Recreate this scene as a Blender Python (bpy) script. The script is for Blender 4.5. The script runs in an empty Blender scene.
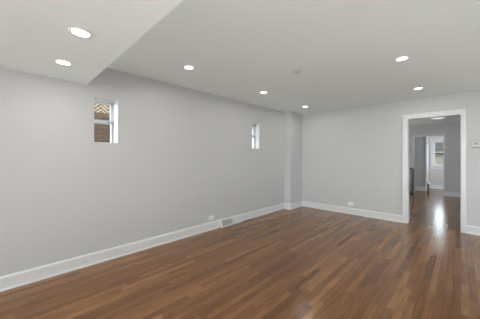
import bpy, bmesh, math, random
from mathutils import Vector, Matrix

C = bpy.context.scene.collection
PI = math.pi
random.seed(3)

# ------------------------------------------------------------------ camera
H = 1.31                       # eye height
F = 228.0                      # focal length in pixels of the 480 px frame
TH = math.radians(44.1)        # heading
HY = 156.8                     # horizon row
CAM = Vector((0, 0, H))
FWD = Vector((-math.sin(TH), math.cos(TH), 0))
RGT = Vector((math.cos(TH), math.sin(TH), 0))
cd = bpy.data.cameras.new('camera'); cam = bpy.data.objects.new('camera', cd); C.objects.link(cam)
cam.location = CAM; cam.rotation_euler = (PI / 2, 0, TH)
cd.sensor_width = 36; cd.lens = F / 480 * 36; cd.shift_y = -(159.5 - HY) / 480
cd.clip_start = 0.02; cd.clip_end = 200
bpy.context.scene.camera = cam

# ------------------------------------------------------------------ world, sun, daylight, exposure
W = bpy.data.worlds.new('World'); bpy.context.scene.world = W; W.use_nodes = True
wn = W.node_tree.nodes; wn.clear(); wl = W.node_tree.links
wo = wn.new('ShaderNodeOutputWorld'); wb = wn.new('ShaderNodeBackground')
wr = wn.new('ShaderNodeValToRGB'); wt = wn.new('ShaderNodeTexCoord'); ws = wn.new('ShaderNodeSeparateXYZ')
wl.new(wt.outputs['Generated'], ws.inputs[0]); wl.new(ws.outputs['Z'], wr.inputs[0])
wr.color_ramp.elements[0].position = 0.0; wr.color_ramp.elements[0].color = (.93, .96, 1, 1)
wr.color_ramp.elements[1].position = 0.8; wr.color_ramp.elements[1].color = (.62, .78, 1, 1)
wl.new(wr.outputs[0], wb.inputs[0]); wb.inputs[1].default_value = 9.0
wl.new(wb.outputs[0], wo.inputs[0])

def area_light(name, loc, rot, sx, sy, power, col=(1, 1, 1), shape='RECTANGLE'):
    l = bpy.data.lights.new(name, 'AREA'); l.shape = shape; l.size = sx; l.energy = power; l.color = col
    if shape == 'RECTANGLE': l.size_y = sy
    o = bpy.data.objects.new(name, l); C.objects.link(o); o.location = loc; o.rotation_euler = rot
    return o
sl = bpy.data.lights.new('sun', 'SUN'); sl.energy = 2.0; sl.angle = .01; sl.color = (1, .93, .82)
so = bpy.data.objects.new('sun', sl); C.objects.link(so)
so.rotation_euler = Vector((.78, .70, -.55)).to_track_quat('-Z', 'Y').to_euler()
# area lamps: daylight at the front window, and added fills with no visible source
area_light('front_daylight', (-.9, -6.35, 1.3), (math.radians(90), 0, 0), 3.8, 1.6, 300, (.95, .98, 1))
area_light('floor_fill_behind', (-.8, -3.4, .05), (math.radians(180), 0, 0), 4.0, 5.0, 14, (.955, .99, 1))  # added upward fill lamp behind the camera, brightens soffit and ceiling
area_light('right_window_fill', (3.36, 4.3, 1.4), (math.radians(90), 0, math.radians(90)), 1.7, 1.3, 26, (.95, .98, 1))  # added lamp inside the invented right window
area_light('floor_fill_right', (2.2, 2.9, .05), (math.radians(180), 0, 0), 2.3, 5.0, 14, (.955, .99, 1))  # unseen upward fill on the right, added for the ceiling
area_light('floor_fill_near', tuple(FWD * .75 + RGT * .7 + Vector((0, 0, .05))), (math.radians(180), 0, TH), 3.2, 1.1, 29, (.955, .99, 1))  # added upward lamp below the frame, lifts the main ceiling
area_light('middle_room_fill', (-3.15, 8.0, 1.6), (math.radians(90), 0, math.radians(-90)), 1.2, 1.0, 45, (.95, .98, 1))  # added fill for the room beyond the doorway, no window behind it
area_light('nook_fill', (1.30, 10.65, 1.3), (math.radians(90), 0, math.radians(62)), 0.9, 1.4, 75, (.93, .96, 1))  # unseen lamp added to brighten the nook and its left panel
CAN_POWER = 3.35
vs = bpy.context.scene.view_settings
bpy.context.scene.display_settings.display_device = 'sRGB'
vs.view_transform = 'Standard'; vs.look = 'None'; vs.exposure = 0.0; vs.gamma = 1.0; vs.use_curve_mapping = False
try:
    bpy.context.scene.cycles.max_bounces = 12; bpy.context.scene.cycles.diffuse_bounces = 8
    bpy.context.scene.cycles.transparent_max_bounces = 16
    bpy.context.scene.cycles.caustics_reflective = True; bpy.context.scene.cycles.blur_glossy = 1.0
except Exception: pass

# ------------------------------------------------------------------ helpers
def unproj(px, py, z):
    """the point at height z that the photograph shows at (px, py)"""
    d = (z - H) * F / (HY - py)
    return CAM + FWD * d + RGT * ((px - 240) / F * d) + Vector((0, 0, z - H))

def box(bm, x0, x1, y0, y1, z0, z1):
    v = [bm.verts.new((x, y, z)) for z in (z0, z1) for y in (y0, y1) for x in (x0, x1)]
    for f in ((0, 2, 3, 1), (4, 5, 7, 6), (0, 1, 5, 4), (2, 6, 7, 3), (0, 4, 6, 2), (1, 3, 7, 5)):
        bm.faces.new([v[i] for i in f])

def prism(bm, prof, p0, p1, nrm):
    """extrude (out, up) profile from p0 to p1 along a wall whose normal is nrm"""
    n = Vector(nrm); rings = []
    for p in (Vector(p0), Vector(p1)):
        rings.append([bm.verts.new(p + n * a + Vector((0, 0, b))) for a, b in prof])
    k = len(prof)
    for i in range(k):
        j = (i + 1) % k
        bm.faces.new((rings[0][i], rings[0][j], rings[1][j], rings[1][i]))
    bm.faces.new(list(reversed(rings[0]))); bm.faces.new(rings[1])

def lathe(bm, prof, c, seg=40):
    """revolve (radius, z) profile about the vertical through c"""
    rings = []
    for r, z in prof:
        if r < 1e-6: rings.append([bm.verts.new((c[0], c[1], c[2] + z))])
        else: rings.append([bm.verts.new((c[0] + r * math.cos(2 * PI * i / seg), c[1] + r * math.sin(2 * PI * i / seg), c[2] + z)) for i in range(seg)])
    for a, b in zip(rings, rings[1:]):
        for i in range(seg):
            j = (i + 1) % seg
            q = [a[i % len(a)], a[j % len(a)], b[j % len(b)], b[i % len(b)]]
            u = []
            for v in q:
                if v not in u: u.append(v)
            if len(u) > 2: bm.faces.new(u)

def wall_mesh(axis, t0, t1, u0, u1, z0, z1, holes=()):
    """slab across 'axis' from t0 to t1, spanning u and z, with rectangular holes (u0,u1,z0,z1) whose sides are closed"""
    us = sorted({u0, u1, *[h[0] for h in holes], *[h[1] for h in holes]})
    zs = sorted({z0, z1, *[h[2] for h in holes], *[h[3] for h in holes]})
    us = [u for u in us if u0 <= u <= u1]; zs = [z for z in zs if z0 <= z <= z1]
    solid = lambda i, k: 0 <= i < len(us) - 1 and 0 <= k < len(zs) - 1 and not any(
        h[0] - 1e-6 <= us[i] and us[i + 1] <= h[1] + 1e-6 and h[2] - 1e-6 <= zs[k] and zs[k + 1] <= h[3] + 1e-6 for h in holes)
    bm = bmesh.new(); cache = {}
    def V(t, u, z):
        key = (round(t, 5), round(u, 5), round(z, 5))
        if key not in cache: cache[key] = bm.verts.new((t, u, z) if axis == 'x' else (u, t, z))
        return cache[key]
    for i in range(len(us) - 1):
        for k in range(len(zs) - 1):
            if not solid(i, k): continue
            a, b, c, d = us[i], us[i + 1], zs[k], zs[k + 1]
            for t in (t0, t1): bm.faces.new((V(t, a, c), V(t, b, c), V(t, b, d), V(t, a, d)))
            if not solid(i - 1, k): bm.faces.new((V(t0, a, c), V(t1, a, c), V(t1, a, d), V(t0, a, d)))
            if not solid(i + 1, k): bm.faces.new((V(t0, b, c), V(t1, b, c), V(t1, b, d), V(t0, b, d)))
            if not solid(i, k - 1): bm.faces.new((V(t0, a, c), V(t1, a, c), V(t1, b, c), V(t0, b, c)))
            if not solid(i, k + 1): bm.faces.new((V(t0, a, d), V(t1, a, d), V(t1, b, d), V(t0, b, d)))
    return bm

def obj(name, bm, mat, parent=None, bevel=0, smooth=False):
    bmesh.ops.recalc_face_normals(bm, faces=bm.faces[:])
    me = bpy.data.meshes.new(name); bm.to_mesh(me); bm.free()
    me.materials.append(mat)
    o = bpy.data.objects.new(name, me); C.objects.link(o)
    if parent: o.parent = parent; o.matrix_parent_inverse = Matrix.Translation(-parent.location) if parent.type == 'EMPTY' else Matrix()
    if bevel:
        m = o.modifiers.new('bevel', 'BEVEL'); m.width = bevel; m.segments = 2; m.limit_method = 'ANGLE'
    if smooth:
        for p in me.polygons: p.use_smooth = True
    return o

def boxobj(name, mat, dims, parent=None, bevel=0):
    bm = bmesh.new()
    for d in (dims if isinstance(dims[0], (tuple, list)) else [dims]): box(bm, *d)
    return obj(name, bm, mat, parent, bevel)

def struct(o): o['kind'] = 'structure'; return o
def thing(name, label, cat, loc, group=None):
    o = bpy.data.objects.new(name, None); C.objects.link(o); o.location = loc; o.empty_display_size = .1
    return tag(o, label, cat, group)
def tag(o, label, cat, group=None):
    o['label'] = label; o['category'] = cat
    if group: o['group'] = group
    return o

# ------------------------------------------------------------------ materials
def new_mat(name):
    m = bpy.data.materials.new(name); m.use_nodes = True
    nt = m.node_tree; b = nt.nodes['Principled BSDF']
    return m, nt, b
def N(nt, kind, **kw):
    n = nt.nodes.new(kind)
    for k, v in kw.items(): setattr(n, k, v)
    return n
def math_node(nt, op, a, b=None):
    n = N(nt, 'ShaderNodeMath', operation=op)
    for i, v in enumerate((a, b)):
        if v is None: continue
        if isinstance(v, (int, float)): n.inputs[i].default_value = v
        else: nt.links.new(v, n.inputs[i])
    return n.outputs[0]

def paint(name, col, rough=.6, bump=.02, scale=180, var=.015):
    """rolled wall paint: faint orange peel and a barely visible tone variation"""
    m, nt, b = new_mat(name)
    tc = N(nt, 'ShaderNodeTexCoord'); n1 = N(nt, 'ShaderNodeTexNoise'); n1.inputs['Scale'].default_value = scale
    nt.links.new(tc.outputs['Object'], n1.inputs['Vector'])
    bp = N(nt, 'ShaderNodeBump'); bp.inputs['Strength'].default_value = bump; bp.inputs['Distance'].default_value = .002
    nt.links.new(n1.outputs['Fac'], bp.inputs['Height']); nt.links.new(bp.outputs[0], b.inputs['Normal'])
    n2 = N(nt, 'ShaderNodeTexNoise'); n2.inputs['Scale'].default_value = .9; nt.links.new(tc.outputs['Object'], n2.inputs['Vector'])
    mx = N(nt, 'ShaderNodeMix', data_type='RGBA')
    mx.inputs['A'].default_value = (*[c * (1 - var) for c in col], 1); mx.inputs['B'].default_value = (*[c * (1 + var) for c in col], 1)
    nt.links.new(n2.outputs['Fac'], mx.inputs['Factor']); nt.links.new(mx.outputs['Result'], b.inputs['Base Color'])
    b.inputs['Roughness'].default_value = rough
    return m

def wood_floor():
    m, nt, b = new_mat('oak_strip_floor')
    L = nt.links
    tc = N(nt, 'ShaderNodeTexCoord'); sp = N(nt, 'ShaderNodeSeparateXYZ'); L.new(tc.outputs['Object'], sp.inputs[0])
    WD = .058
    xr = math_node(nt, 'DIVIDE', sp.outputs['X'], WD)
    row = math_node(nt, 'FLOOR', xr); fx = math_node(nt, 'FRACT', xr)
    wn1 = N(nt, 'ShaderNodeTexWhiteNoise', noise_dimensions='1D'); L.new(row, wn1.inputs['W'])
    off = math_node(nt, 'MULTIPLY', wn1.outputs['Value'], 9.7)
    ln = math_node(nt, 'ADD', math_node(nt, 'MULTIPLY', math_node(nt, 'FRACT', math_node(nt, 'MULTIPLY', wn1.outputs['Value'], 17.3)), .5), .6)
    yr = math_node(nt, 'DIVIDE', math_node(nt, 'ADD', sp.outputs['Y'], off), ln)
    seg = math_node(nt, 'FLOOR', yr); fy = math_node(nt, 'FRACT', yr)
    cv = N(nt, 'ShaderNodeCombineXYZ'); L.new(row, cv.inputs[0]); L.new(seg, cv.inputs[1])
    wn2 = N(nt, 'ShaderNodeTexWhiteNoise', noise_dimensions='2D'); L.new(cv.outputs[0], wn2.inputs['Vector'])
    ramp = N(nt, 'ShaderNodeValToRGB'); L.new(wn2.outputs['Value'], ramp.inputs[0])
    e = ramp.color_ramp.elements
    e[0].position = 0.0; e[0].color = (0.1365, 0.0621, 0.0238, 1)
    e[1].position = 1; e[1].color = (0.3308, 0.1658, 0.0646, 1)
    for p, c in ((.14, (0.1871, 0.0839, 0.0306, 1)), (.5, (0.2287, 0.1039, 0.0376, 1)), (.85, (0.2661, 0.1239, 0.0454, 1))):
        x = e.new(p); x.color = c
    # grain: long streaks, shifted per board
    gv = N(nt, 'ShaderNodeCombineXYZ')
    L.new(math_node(nt, 'ADD', math_node(nt, 'MULTIPLY', sp.outputs['X'], 46.0), math_node(nt, 'MULTIPLY', wn2.outputs['Value'], 60)), gv.inputs[0])
    L.new(math_node(nt, 'MULTIPLY', sp.outputs['Y'], 3.2), gv.inputs[1]); L.new(wn2.outputs['Value'], gv.inputs[2])
    gn = N(nt, 'ShaderNodeTexNoise'); gn.inputs['Scale'].default_value = 1.0; gn.inputs['Detail'].default_value = 6; gn.inputs['Roughness'].default_value = .62
    gn.inputs['Distortion'].default_value = .8
    L.new(gv.outputs[0], gn.inputs['Vector'])
    gr = N(nt, 'ShaderNodeValToRGB'); L.new(gn.outputs['Fac'], gr.inputs[0])
    gr.color_ramp.elements[0].position = .30; gr.color_ramp.elements[0].color = (.68, .64, .61, 1)
    gr.color_ramp.elements[1].position = .62; gr.color_ramp.elements[1].color = (1.10, 1.09, 1.08, 1)
    mul = N(nt, 'ShaderNodeMix', data_type='RGBA', blend_type='MULTIPLY'); mul.inputs['Factor'].default_value = 1
    L.new(ramp.outputs[0], mul.inputs['A']); L.new(gr.outputs[0], mul.inputs['B'])
    # joints
    gx = math_node(nt, 'LESS_THAN', math_node(nt, 'MINIMUM', fx, math_node(nt, 'SUBTRACT', 1.0, fx)), .016)
    gy = math_node(nt, 'LESS_THAN', math_node(nt, 'MULTIPLY', math_node(nt, 'MINIMUM', fy, math_node(nt, 'SUBTRACT', 1.0, fy)), ln), .0012)
    gap = math_node(nt, 'MAXIMUM', gx, gy)
    mg = N(nt, 'ShaderNodeMix', data_type='RGBA'); L.new(math_node(nt, 'MULTIPLY', gap, .55), mg.inputs['Factor'])
    L.new(mul.outputs['Result'], mg.inputs['A']); mg.inputs['B'].default_value = (.03, .016, .01, 1)
    L.new(mg.outputs['Result'], b.inputs['Base Color'])
    rr = N(nt, 'ShaderNodeMapRange'); L.new(gn.outputs['Fac'], rr.inputs['Value'])
    rr.inputs['To Min'].default_value = .18; rr.inputs['To Max'].default_value = .24
    L.new(rr.outputs[0], b.inputs['Roughness'])
    wv = N(nt, 'ShaderNodeTexNoise'); wv.inputs['Scale'].default_value = 7; wv.inputs['Detail'].default_value = 1; L.new(tc.outputs['Object'], wv.inputs['Vector'])
    bp = N(nt, 'ShaderNodeBump'); bp.inputs['Strength'].default_value = .10; bp.inputs['Distance'].default_value = .004
    L.new(wv.outputs['Fac'], bp.inputs['Height']); L.new(bp.outputs[0], b.inputs['Normal'])
    b.inputs['IOR'].default_value = 1.5
    return m

def brick_wall():
    """brown common brick with pale zigzag stripes in its upper part"""
    m, nt, b = new_mat('brown_brick'); L = nt.links
    tc = N(nt, 'ShaderNodeTexCoord'); sp = N(nt, 'ShaderNodeSeparateXYZ'); L.new(tc.outputs['Object'], sp.inputs[0])
    cv = N(nt, 'ShaderNodeCombineXYZ'); L.new(sp.outputs['Y'], cv.inputs[0]); L.new(sp.outputs['Z'], cv.inputs[1])
    br = N(nt, 'ShaderNodeTexBrick'); L.new(cv.outputs[0], br.inputs['Vector'])
    br.inputs['Scale'].default_value = 1; br.inputs['Brick Width'].default_value = .215; br.inputs['Row Height'].default_value = .075
    br.inputs['Mortar Size'].default_value = .008; br.inputs['Color1'].default_value = (.062, .027, .010, 1)
    br.inputs['Color2'].default_value = (.040, .018, .007, 1); br.inputs['Mortar'].default_value = (.065, .040, .022, 1)
    # upper band: pale zigzag stripes over the brown brick
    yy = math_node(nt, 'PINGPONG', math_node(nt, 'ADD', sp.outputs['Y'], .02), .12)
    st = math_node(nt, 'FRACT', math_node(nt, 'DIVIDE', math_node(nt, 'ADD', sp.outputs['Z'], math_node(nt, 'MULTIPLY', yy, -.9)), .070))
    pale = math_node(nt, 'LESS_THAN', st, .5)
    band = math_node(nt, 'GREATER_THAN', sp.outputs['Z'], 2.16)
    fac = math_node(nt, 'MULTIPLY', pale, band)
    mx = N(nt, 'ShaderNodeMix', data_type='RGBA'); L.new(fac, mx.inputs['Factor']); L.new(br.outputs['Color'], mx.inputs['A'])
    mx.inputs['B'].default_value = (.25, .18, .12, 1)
    ns = N(nt, 'ShaderNodeTexNoise'); ns.inputs['Scale'].default_value = 9; L.new(cv.outputs[0], ns.inputs['Vector'])
    mu = N(nt, 'ShaderNodeMix', data_type='RGBA', blend_type='OVERLAY'); mu.inputs['Factor'].default_value = .6
    L.new(mx.outputs['Result'], mu.inputs['A']); L.new(ns.outputs['Fac'], mu.inputs['B'])
    L.new(mu.outputs['Result'], b.inputs['Base Color']); b.inputs['Roughness'].default_value = .9
    bp = N(nt, 'ShaderNodeBump'); bp.inputs['Strength'].default_value = .5; bp.inputs['Distance'].default_value = .006
    L.new(br.outputs['Fac'], bp.inputs['Height']); bp.invert = True; L.new(bp.outputs[0], b.inputs['Normal'])
    return m

def glass_pane():
    m = bpy.data.materials.new('window_glass'); m.use_nodes = True; nt = m.node_tree; nt.nodes.clear()
    o = N(nt, 'ShaderNodeOutputMaterial'); mx = N(nt, 'ShaderNodeMixShader'); t = N(nt, 'ShaderNodeBsdfTransparent'); g = N(nt, 'ShaderNodeBsdfGlossy')
    g.inputs['Roughness'].default_value = .02; t.inputs[0].default_value = (.96, .98, .97, 1)
    fr = N(nt, 'ShaderNodeFresnel'); fr.inputs[0].default_value = 1.45
    ge = N(nt, 'ShaderNodeNewGeometry'); nt.links.new(math_node(nt, 'MULTIPLY', fr.outputs[0], math_node(nt, 'SUBTRACT', 1.0, ge.outputs['Backfacing'])), mx.inputs[0]); nt.links.new(t.outputs[0], mx.inputs[1]); nt.links.new(g.outputs[0], mx.inputs[2]); nt.links.new(mx.outputs[0], o.inputs[0])
    return m

def lamp_lens(name, strength, col=(1, .97, .92)):
    m, nt, b = new_mat(name); b.inputs['Base Color'].default_value = (.9, .9, .88, 1)
    b.inputs['Emission Color'].default_value = (*col, 1); b.inputs['Emission Strength'].default_value = strength
    return m

M_WALL = paint('grey_wall_paint', (.50, .505, .507), .55)
M_CEIL = paint('ceiling_paint', (.825, .885, .885), .75)
M_SOFF = M_CEIL
M_TRIM = paint('white_trim_paint', (.63, .637, .642), .35, .01)
M_WHITE = paint('white_plastic', (.78, .78, .77), .4, .005)
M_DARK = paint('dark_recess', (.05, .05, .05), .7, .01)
M_DUCT = paint('grey_duct', (.16, .165, .17), .7, .01)
M_FLOOR = wood_floor()
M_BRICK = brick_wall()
M_GLASS = glass_pane()
M_LENS = lamp_lens('lit_lens', 6.0)
M_DOME = lamp_lens('dome_glass', .8)
M_METAL = paint('brushed_metal', (.42, .42, .41), .35, .01); M_METAL.node_tree.nodes['Principled BSDF'].inputs['Metallic'].default_value = .8
M_SCREEN = paint('grey_display', (.22, .23, .21), .25, .0)
M_COUNTER = paint('dark_worktop', (.06, .06, .06), .25, .01)
M_CAB = paint('grey_cabinet', (.30, .30, .285), .5, .01)
M_STAT = paint('satin_grey_plastic', (.52, .52, .51), .45, .005)
M_TILE = paint('pale_tile', (.6, .6, .57), .3, .01)
M_POST = paint('dark_iron', (.10, .09, .08), .5, .02)
M_PLATE = paint('ceiling_plate', (.66, .66, .64), .6, .01)
M_GRASS = paint('ground_cover', (.10, .12, .06), .9, .1, 30, .2)
M_CONC = paint('concrete_walk', (.45, .44, .41), .9, .1, 40, .1)
M_SIDING = paint('ochre_siding', (.118, .110, .083), .8, .02, 60, .06)
M_ROOF = paint('grey_shingles', (.025, .0225, .018), .9, .2, 40, .15)

M_ROOF.node_tree.nodes['Principled BSDF'].inputs['Specular IOR Level'].default_value = .1

# ------------------------------------------------------------------ setting
XL, XR, YB, YF, ZC = -3.23, 3.4, 5.52, -6.5, 2.44
YFAR, YEND = 10.3, 12.37
HEAD = 2.045
W1 = (.756, 1.035, 1.485, 2.045)
W2 = (3.70, 3.957, 1.485, 2.045)
DO = (-.742, .004, 0, HEAD)                 # cased opening in the back wall
FO = (-1.215, -.415, 0, 2.05)               # opening in the far wall
W3 = (-.83, .05, .93, 1.96)                 # far window

bm = bmesh.new(); box(bm, XL - .4, 3.6, YF - .2, YEND + .2, -.12, 0)
struct(obj('floor', bm, M_FLOOR))
bm = bmesh.new(); box(bm, XL - .4, 3.6, YF - .2, YEND + .2, ZC, ZC + .15)
struct(obj('ceiling', bm, M_CEIL))
SY, SZ = .69, 2.18
struct(boxobj('ceiling_soffit', M_SOFF, (XL, XR, YF, SY, SZ, ZC)))
struct(obj('wall_left', wall_mesh('x', XL - .32, XL, YF - .2, YEND + .2, 0, ZC, (W1, W2)), M_WALL))
struct(obj('wall_back', wall_mesh('y', YB, YB + .13, XL, XR, 0, ZC, (DO,)), M_WALL))
struct(obj('wall_right', wall_mesh('x', XR, XR + .2, YF - .2, YFAR + .12, 0, ZC, ((3.4, 5.2, .7, 2.1),)), M_WALL))
struct(obj('wall_front', wall_mesh('y', YF - .2, YF, XL, XR, 0, ZC, ((-2.85, 1.05, .5, 2.1),)), M_WALL))
struct(obj('wall_chase', (lambda b: (box(b, XL, -3.045, 4.95, YB, 0, ZC), b)[1])(bmesh.new()), M_WALL))
struct(obj('wall_far', wall_mesh('y', YFAR, YFAR + .12, XL, 3.6, 0, ZC, (FO,)), M_WALL))
struct(boxobj('wall_nook', M_WALL, (XL, -.957, 11.26, YEND, 0, ZC)))
struct(obj('wall_end', wall_mesh('y', YEND, YEND + .2, XL, 3.6, 0, ZC, (W3,)), M_WALL))
struct(boxobj('wall_side', M_WALL, (1.4, 1.6, YFAR + .12, YEND, 0, ZC)))

# baseboards: shoe moulding, flat board, eased top
BP = [(0, 0), (.030, 0), (.030, .008), (.026, .016), (.017, .020), (.017, .118), (.013, .130), (.006, .138), (0, .140)]
def baseboard(name, runs):
    bm = bmesh.new()
    for p0, p1, n in runs: prism(bm, BP, (*p0, 0), (*p1, 0), (*n, 0))
    return struct(obj(name, bm, M_TRIM))
RG0, RG1 = 2.79, 3.34
CX, CY = -3.045, 4.95
baseboard('baseboard_left', [((XL, YF), (XL, RG0), (1, 0)), ((XL, RG1), (XL, CY), (1, 0)),
                             ((XL, CY), (CX + .0169, CY), (0, -1)), ((CX, CY - .0169), (CX, YB), (1, 0))])
baseboard('baseboard_back', [((CX, YB), (-.837, YB), (0, -1)), ((.068, YB), (XR, YB), (0, -1))])
baseboard('baseboard_right', [((XR, YF), (XR, YB), (-1, 0))])
baseboard('baseboard_far', [((-1.40, YFAR), (-1.25, YFAR), (0, -1)), ((-.39, YFAR), (XR, YFAR), (0, -1))])
baseboard('baseboard_end', [((-2.2, 11.26), (-.957, 11.26), (0, -1)), ((-.957, YEND), (1.4, YEND), (0, -1))])

# door casing: two legs and a head on both faces, jamb lining between them
def casing(name, o, y0, y1, w, t, lining, wr):
    a, b, _, h = o
    bm = bmesh.new()
    for ys in ((y0 - t, y0), (y1, y1 + t)):
        box(bm, a - w, a, *ys, 0, h); box(bm, b, b + wr, *ys, 0, h); box(bm, a - w, b + wr, *ys, h, h + w)
    box(bm, a, a + lining, y0, y1, 0, h); box(bm, b - lining, b, y0, y1, 0, h); box(bm, a + lining, b - lining, y0, y1, h - lining, h)
    return struct(obj(name, bm, M_TRIM, bevel=.003))
casing('trim_1', (DO[0] - .005, DO[1] - .002, 0, HEAD + .004), YB, YB + .13, .09, .02, .008, .066)
casing('trim_2', FO, YFAR, YFAR + .12, .032, .012, .012, .032)
struct(boxobj('trim_3', M_TRIM, (-.985, -.945, 11.245, 11.275, .14, 2.20)))

# windows ---------------------------------------------------------------
def side_window(name, w, latch_y, xg):
    y0, y1, z0, z1 = w; s = .018
    r = boxobj(name, M_TRIM, [(xg - .05, xg + .03, y0, y0 + s, z0, z1), (xg - .05, xg + .03, y1 - s, y1, z0, z1),
                              (xg - .05, xg + .03, y0 + s, y1 - s, z0, z0 + .007), (xg - .05, xg + .03, y0 + s, y1 - s, z1 - s, z1)], bevel=.002)
    struct(r)
    a, b = y0 + s, y1 - s
    def sash(nm, x, lo, hi, rlo, rhi):
        k = .012
        sh = boxobj(nm, M_TRIM, [(x - .012, x + .012, a, a + k, lo, hi), (x - .012, x + .012, b - k, b, lo, hi),
                                 (x - .012, x + .012, a + k, b - k, lo, lo + rlo), (x - .012, x + .012, a + k, b - k, hi - rhi, hi)], r, .002)
        boxobj('pane', M_GLASS, (x - .002, x + .002, a + k, b - k, lo + rlo, hi - rhi), sh)
        return sh
    sash('upper_sash', xg - .02, 1.765, z1 - s, .036, .008)
    lo = sash('lower_sash', xg + .012, z0 + .007, 1.782, .008, .034)
    boxobj('latch', M_METAL, [(xg + .024, xg + .040, latch_y - .022, latch_y + .022, 1.768, 1.780), (xg + .040, xg + .062, latch_y - .006, latch_y + .02, 1.770, 1.778)], lo, .002)
    # painted lining of the deep recess
    t = .006
    boxobj('reveal_lining', M_TRIM, [(xg + .03, XL - .001, y1 - t, y1 - .0005, z0, z1), (xg + .03, XL - .001, y0 + .0005, y0 + t, z0, z1),
                            (xg + .03, XL - .001, y0 + t, y1 - t, z0 + .0005, z0 + t), (xg + .03, XL - .001, y0 + t, y1 - t, z1 - t, z1 - .0005)], r)
    return r
side_window('window_1', W1, .965, -3.43)
side_window('window_2', W2, 3.90, -3.38)

def far_window():
    a, b, z0, z1 = W3; y = YEND; c = .10
    bm = bmesh.new()
    box(bm, a - c, a, y - .02, y, z0 - .02, z1 + c); box(bm, b, b + c, y - .02, y, z0 - .02, z1 + c); box(bm, a, b, y - .02, y, z1, z1 + c)
    box(bm, a - c - .03, b + c + .03, y - .05, y, z0 - .045, z0 - .02); box(bm, a - c, b + c, y - .018, y, z0 - .125, z0 - .045)
    for p in ((a, a + .03), (b - .03, b)): box(bm, *p, y + .0, y + .14, z0, z1)
    box(bm, a, b, y, y + .14, z0 - .02, z0 + .01); box(bm, a, b, y, y + .14, z1 - .02, z1)
    r = struct(obj('window_3', bm, M_TRIM, bevel=.003))
    a += .03; b -= .03; k = .03
    mid = 1.50
    for nm, yy, lo, hi in (('upper_sash', y + .10, mid - .02, z1 - .02), ('lower_sash', y + .065, z0 + .01, mid + .02)):
        s = boxobj(nm, M_TRIM, [(a, a + k, yy - .015, yy + .015, lo, hi), (b - k, b, yy - .015, yy + .015, lo, hi),
                                (a + k, b - k, yy - .015, yy + .015, lo, lo + .036), (a + k, b - k, yy - .015, yy + .015, hi - .036, hi)], r, .003)
        boxobj('pane', M_GLASS, (a + k, b - k, yy - .002, yy + .002, lo + .036, hi - .036), s)
far_window()
# front window behind the camera, unseen, invented to give the daylight a source
bm = bmesh.new()
for x in (-2.85, -1.575, -.275, 1.0): box(bm, x, x + .05, YF - .12, YF - .04, .5, 2.1)
box(bm, -2.80, 1.0, YF - .12, YF - .04, .5, .55); box(bm, -2.80, 1.0, YF - .12, YF - .04, 2.05, 2.1)
r = struct(obj('window_4', bm, M_TRIM, bevel=.003))
boxobj('pane', M_GLASS, [(x, x + 1.225, YF - .082, YF - .078, .55, 2.05) for x in (-2.8, -1.525, -.225)], r)
# right window, out of the frame, added to account for light from there
bm = bmesh.new()
for y in (3.4, 4.275, 5.15): box(bm, XR + .05, XR + .13, y, y + .05, .7, 2.1)
box(bm, XR + .05, XR + .13, 3.45, 5.15, .7, .75); box(bm, XR + .05, XR + .13, 3.45, 5.15, 2.05, 2.1)
r = struct(obj('window_5', bm, M_TRIM, bevel=.003))
boxobj('pane', M_GLASS, [(XR + .088, XR + .092, 3.45, 4.275, .75, 2.05), (XR + .088, XR + .092, 4.325, 5.15, .75, 2.05)], r)

# ------------------------------------------------------------------ outside
def outside():
    t = thing('brick_outbuilding', 'brown brick outbuilding with a raking pale band, outside the nearer small left window', 'building', (-6.5, 1.36, -.519))
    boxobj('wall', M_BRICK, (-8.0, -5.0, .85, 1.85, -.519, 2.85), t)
    boxobj('coping', M_CONC, (-8.05, -4.95, .80, 1.90, 2.85, 2.95), t)
    w = struct(boxobj('concrete_walk', M_CONC, (-14, XL - .32, -8, 14, -.6, -.52)))  # unseen; widened and made pale to reflect skylight into the window reveals
    g = boxobj('ground', M_GRASS, (-40, 40, -40, 60, -.7, -.6)); struct(g)
    # shed across the back yard
    X0, X1, Y0, Y1 = -6, 4.5, 19.0, 23.0
    s = thing('garden_shed', 'low ochre sided shed with grey roof outside the far window', 'shed', (0, 19, -.6))
    bm = bmesh.new(); box(bm, X0, X1, Y0, Y1, -.6, 1.55)
    for k in range(16): box(bm, X0, X1, Y0 - .012, Y0 + .001, -.55 + k * .13, -.46 + k * .13)
    obj('siding', bm, M_SIDING, s)
    bm = bmesh.new()
    v = [bm.verts.new(p) for p in ((X0 - .2, Y0 - .3, 1.52), (X1 + .2, Y0 - .3, 1.52), (X1 + .2, 21, 2.55), (X0 - .2, 21, 2.55), (X0 - .2, Y1 + .3, 1.52), (X1 + .2, Y1 + .3, 1.52))]
    for f in ((0, 1, 2, 3), (3, 2, 5, 4), (0, 3, 4), (1, 5, 2), (0, 4, 5, 1)): bm.faces.new([v[i] for i in f])
    obj('roof', bm, M_ROOF, s)
outside()

# ------------------------------------------------------------------ recessed ceiling lights
def downlight(px, py, z, label):
    p = unproj(px, py, z) if py is not None else Vector((px[0], px[1], z))
    t = thing('recessed_light', label, 'ceiling light', p, 'recessed lights in the ceiling and soffit')
    bm = bmesh.new(); lathe(bm, [(.053, -.0005), (.053, -.0035), (.060, -.006), (.068, -.004), (.069, -.0005), (.053, -.0005)], p); obj('trim_ring', bm, M_WHITE, t, smooth=True)
    bm = bmesh.new(); lathe(bm, [(0, -.0005), (.053, -.0005), (.053, -.003), (0, -.003)], p); obj('lens', bm, M_LENS, t)
    area_light('recessed_light_lamp', p + Vector((0, 0, -.008)), (0, 0, 0), .10, .10, CAN_POWER, (1, .97, .92), 'DISK').parent = None
downlight(80.5, 32.6, SZ, 'round lit recessed light in the dropped soffit, the larger one further from the wall')
downlight(63.5, 62.3, SZ, 'round lit recessed light in the dropped soffit, nearer the left wall')
downlight(188.8, 67.4, ZC, 'lit recessed light in the main ceiling just past the soffit edge')
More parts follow.
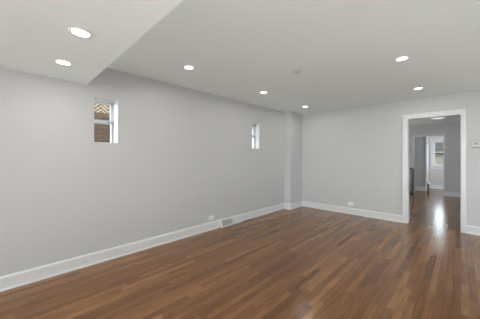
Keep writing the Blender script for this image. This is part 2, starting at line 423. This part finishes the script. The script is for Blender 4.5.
downlight(263.6, 92.4, ZC, 'lit recessed light in the middle of the left row, over the farther small window')
downlight(305.2, 106.6, ZC, 'smallest lit recessed light, near the far corner chase')
downlight(402, 58.6, ZC, 'lit recessed light on the right of the ceiling, larger of the right pair')
downlight(418.2, 88.4, ZC, 'lit recessed light on the ceiling just in front of the doorway')

p = unproj(297, 71.2, ZC)
t = thing('ceiling_cover', 'small unlit round grey cover plate on the ceiling between the light rows', 'cover plate', p)
bm = bmesh.new(); lathe(bm, [(0, -.0005), (.058, -.0005), (.060, -.006), (.054, -.011), (0, -.012)], p); obj('plate', bm, M_PLATE, t, smooth=True)
bm = bmesh.new(); lathe(bm, [(0, -.0118), (.010, -.0118), (.008, -.015), (0, -.016)], p, 16); obj('screw', bm, M_METAL, t)

# ------------------------------------------------------------------ outlets, thermostat, register
def outlet(label, c, along, out):
    """duplex outlet lying on its side: c on the wall, along = direction of its length, out = wall normal"""
    c, a, n = Vector(c), Vector(along), Vector(out); up = Vector((0, 0, 1))
    t = thing('wall_outlet', label, 'outlet', c, 'white wall outlets')
    def slab(bm, ca, cu, ha, hu, n0, n1):
        ps = [c + a * (ca + sa * ha) + up * (cu + su * hu) + n * q for q in (n0, n1) for su in (-1, 1) for sa in (-1, 1)]
        v = [bm.verts.new(q) for q in ps]
        for f in ((0, 2, 3, 1), (4, 5, 7, 6), (0, 1, 5, 4), (2, 6, 7, 3), (0, 4, 6, 2), (1, 3, 7, 5)): bm.faces.new([v[i] for i in f])
    bm = bmesh.new(); slab(bm, 0, 0, .060, .037, .0005, .006); obj('cover_plate', bm, M_WHITE, t, .003)
    for s in (-1, 1):
        bm = bmesh.new(); slab(bm, s * .021, 0, .015, .016, .006, .009); rc = obj('receptacle', bm, M_WHITE, t, .002)
        bm = bmesh.new()
        for q in (-1, 1): slab(bm, s * .021 + .002, q * .006, .004, .0012, .009, .0095)
        slab(bm, s * .021 - .008, 0, .002, .002, .009, .0095)
        obj('slot', bm, M_DARK, rc)
outlet('white outlet plate on the left wall beside the floor register', (XL, 2.585, .215), (0, 1, 0), (1, 0, 0))
outlet('white outlet plate low on the back wall left of the doorway', (-1.81, YB, .232), (1, 0, 0), (0, -1, 0))

t = thing('thermostat', 'white rectangular wall thermostat with grey display right of the doorway', 'thermostat', (.187, YB, 1.46))
tx0, tx1 = .130, .250
boxobj('housing', M_STAT, (tx0, tx1, YB - .026, YB - .0005, 1.475, 1.575), t, .005)
boxobj('display', M_SCREEN, (.158, .206, YB - .028, YB - .0255, 1.516, 1.550), t)
boxobj('shadow_strip', M_SCREEN, (tx0 + .002, tx1 - .002, YB - .022, YB - .0005, 1.457, 1.473), t, .002)  # dark strip standing in for the shadow line under the housing
boxobj('button', M_METAL, (.225, .240, YB - .029, YB - .0255, 1.518, 1.548), t)

def register():
    t = thing('floor_register', 'white baseboard heating register with open louvres on the left wall', 'register', (XL, 3.06, 0))
    y0, y1 = RG0 + .002, RG1 - .002
    PR = [(.0005, .001), (.070, .001), (.070, .022), (.028, .134), (.018, .142), (.0005, .142)]
    bm = bmesh.new()
    for a, b in ((y0, y0 + .022), (y1 - .022, y1), (3.075, 3.095)): prism(bm, PR, (XL, a, 0), (XL, b, 0), (1, 0, 0))
    prism(bm, [(.0005, .001), (.070, .001), (.070, .024), (.055, .024), (.0005, .010)], (XL, y0 + .022, 0), (XL, y1 - .022, 0), (1, 0, 0))
    prism(bm, [(.0005, .122), (.032, .122), (.028, .134), (.018, .142), (.0005, .142)], (XL, y0 + .022, 0), (XL, y1 - .022, 0), (1, 0, 0))
    obj('housing', bm, M_TRIM, t)
    bm = bmesh.new(); prism(bm, [(.001, .012), (.045, .026), (.012, .120), (.001, .120)], (XL, y0 + .022, 0), (XL, 3.075, 0), (1, 0, 0))
    obj('duct_opening', bm, M_DUCT, t)
    for a, b, n, w in ((y0 + .022, 3.075, 4, .006), (3.095, y1 - .022, 7, .0105)):
        for k in range(n):
            f = (k + .5) / n; z = .026 + f * .094; d = .0685 - f * .0355
            bm = bmesh.new(); prism(bm, [(d - .018, z + w * .2), (d, z - w * .5), (d, z + w * .5), (d - .018, z + w * .8)], (XL, a, 0), (XL, b, 0), (1, 0, 0))
            obj('louver', bm, M_TRIM, t)
    for k in range(3):
        y = 3.13 + k * .065
        bm = bmesh.new(); prism(bm, [(.030, .026), (.066, .026), (.030, .120), (.020, .120)], (XL, y, 0), (XL, y + .012, 0), (1, 0, 0)); obj('damper_rib', bm, M_DUCT, t)
register()

# ------------------------------------------------------------------ room beyond the doorway
p = Vector((-.43, 7.95, ZC))
t = thing('flush_ceiling_lamp', 'white domed flush ceiling lamp in the room beyond the doorway', 'ceiling lamp', p)
bm = bmesh.new(); lathe(bm, [(0, -.0005), (.17, -.0005), (.185, -.012), (.185, -.03), (.17, -.035), (0, -.035)], p); obj('base_ring', bm, M_WHITE, t, smooth=False)
bm = bmesh.new(); lathe(bm, [(.178, -.034), (.174, -.065), (.145, -.100), (.085, -.126), (0, -.134)], p); obj('glass_dome', bm, M_DOME, t, smooth=True)

t = thing('kitchen_cabinet', 'grey kitchen base cabinet left of the far opening, seen through the doorway', 'cabinet', (-1.9, 10, 0))
boxobj('carcass', M_CAB, (-2.45, -1.262, 9.72, YFAR - .002, .10, .878), t)
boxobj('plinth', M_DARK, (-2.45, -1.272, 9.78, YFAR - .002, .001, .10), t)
for k in range(2):
    x = -2.44 + k * .59
    d = boxobj('door', M_CAB, (x, x + .575, 9.70, 9.72, .12, .86), t, .003)
    hx = x + (.52 if k == 0 else .04)
    boxobj('handle', M_METAL, [(hx, hx + .012, 9.665, 9.675, .62, .78), (hx, hx + .012, 9.675, 9.70, .63, .64), (hx, hx + .012, 9.675, 9.70, .76, .77)], d)
tag(boxobj('worktop', M_COUNTER, (-2.47, -1.255, 9.68, YFAR - .002, .88, .918), bevel=.004), 'dark worktop edge on the grey cabinet, seen at the doorway left', 'worktop')
struct(boxobj('trim_4', M_TILE, (-2.47, -1.255, YFAR - .012, YFAR - .0005, .92, 1.42)))

p = Vector((-.865, 10.86, 0))
t = thing('floor_post', 'short dark post with a pale cap on the floor below the far window', 'post', p)
bm = bmesh.new(); lathe(bm, [(0, .001), (.05, .001), (.055, .02), (.034, .04), (.030, .16), (.034, .29), (0, .30)], p, 20); obj('stem', bm, M_POST, t, smooth=True)
bm = bmesh.new(); lathe(bm, [(0, .30), (.055, .30), (.07, .32), (.066, .36), (.04, .38), (0, .385)], p, 20); obj('cap', bm, M_WHITE, t, smooth=True)
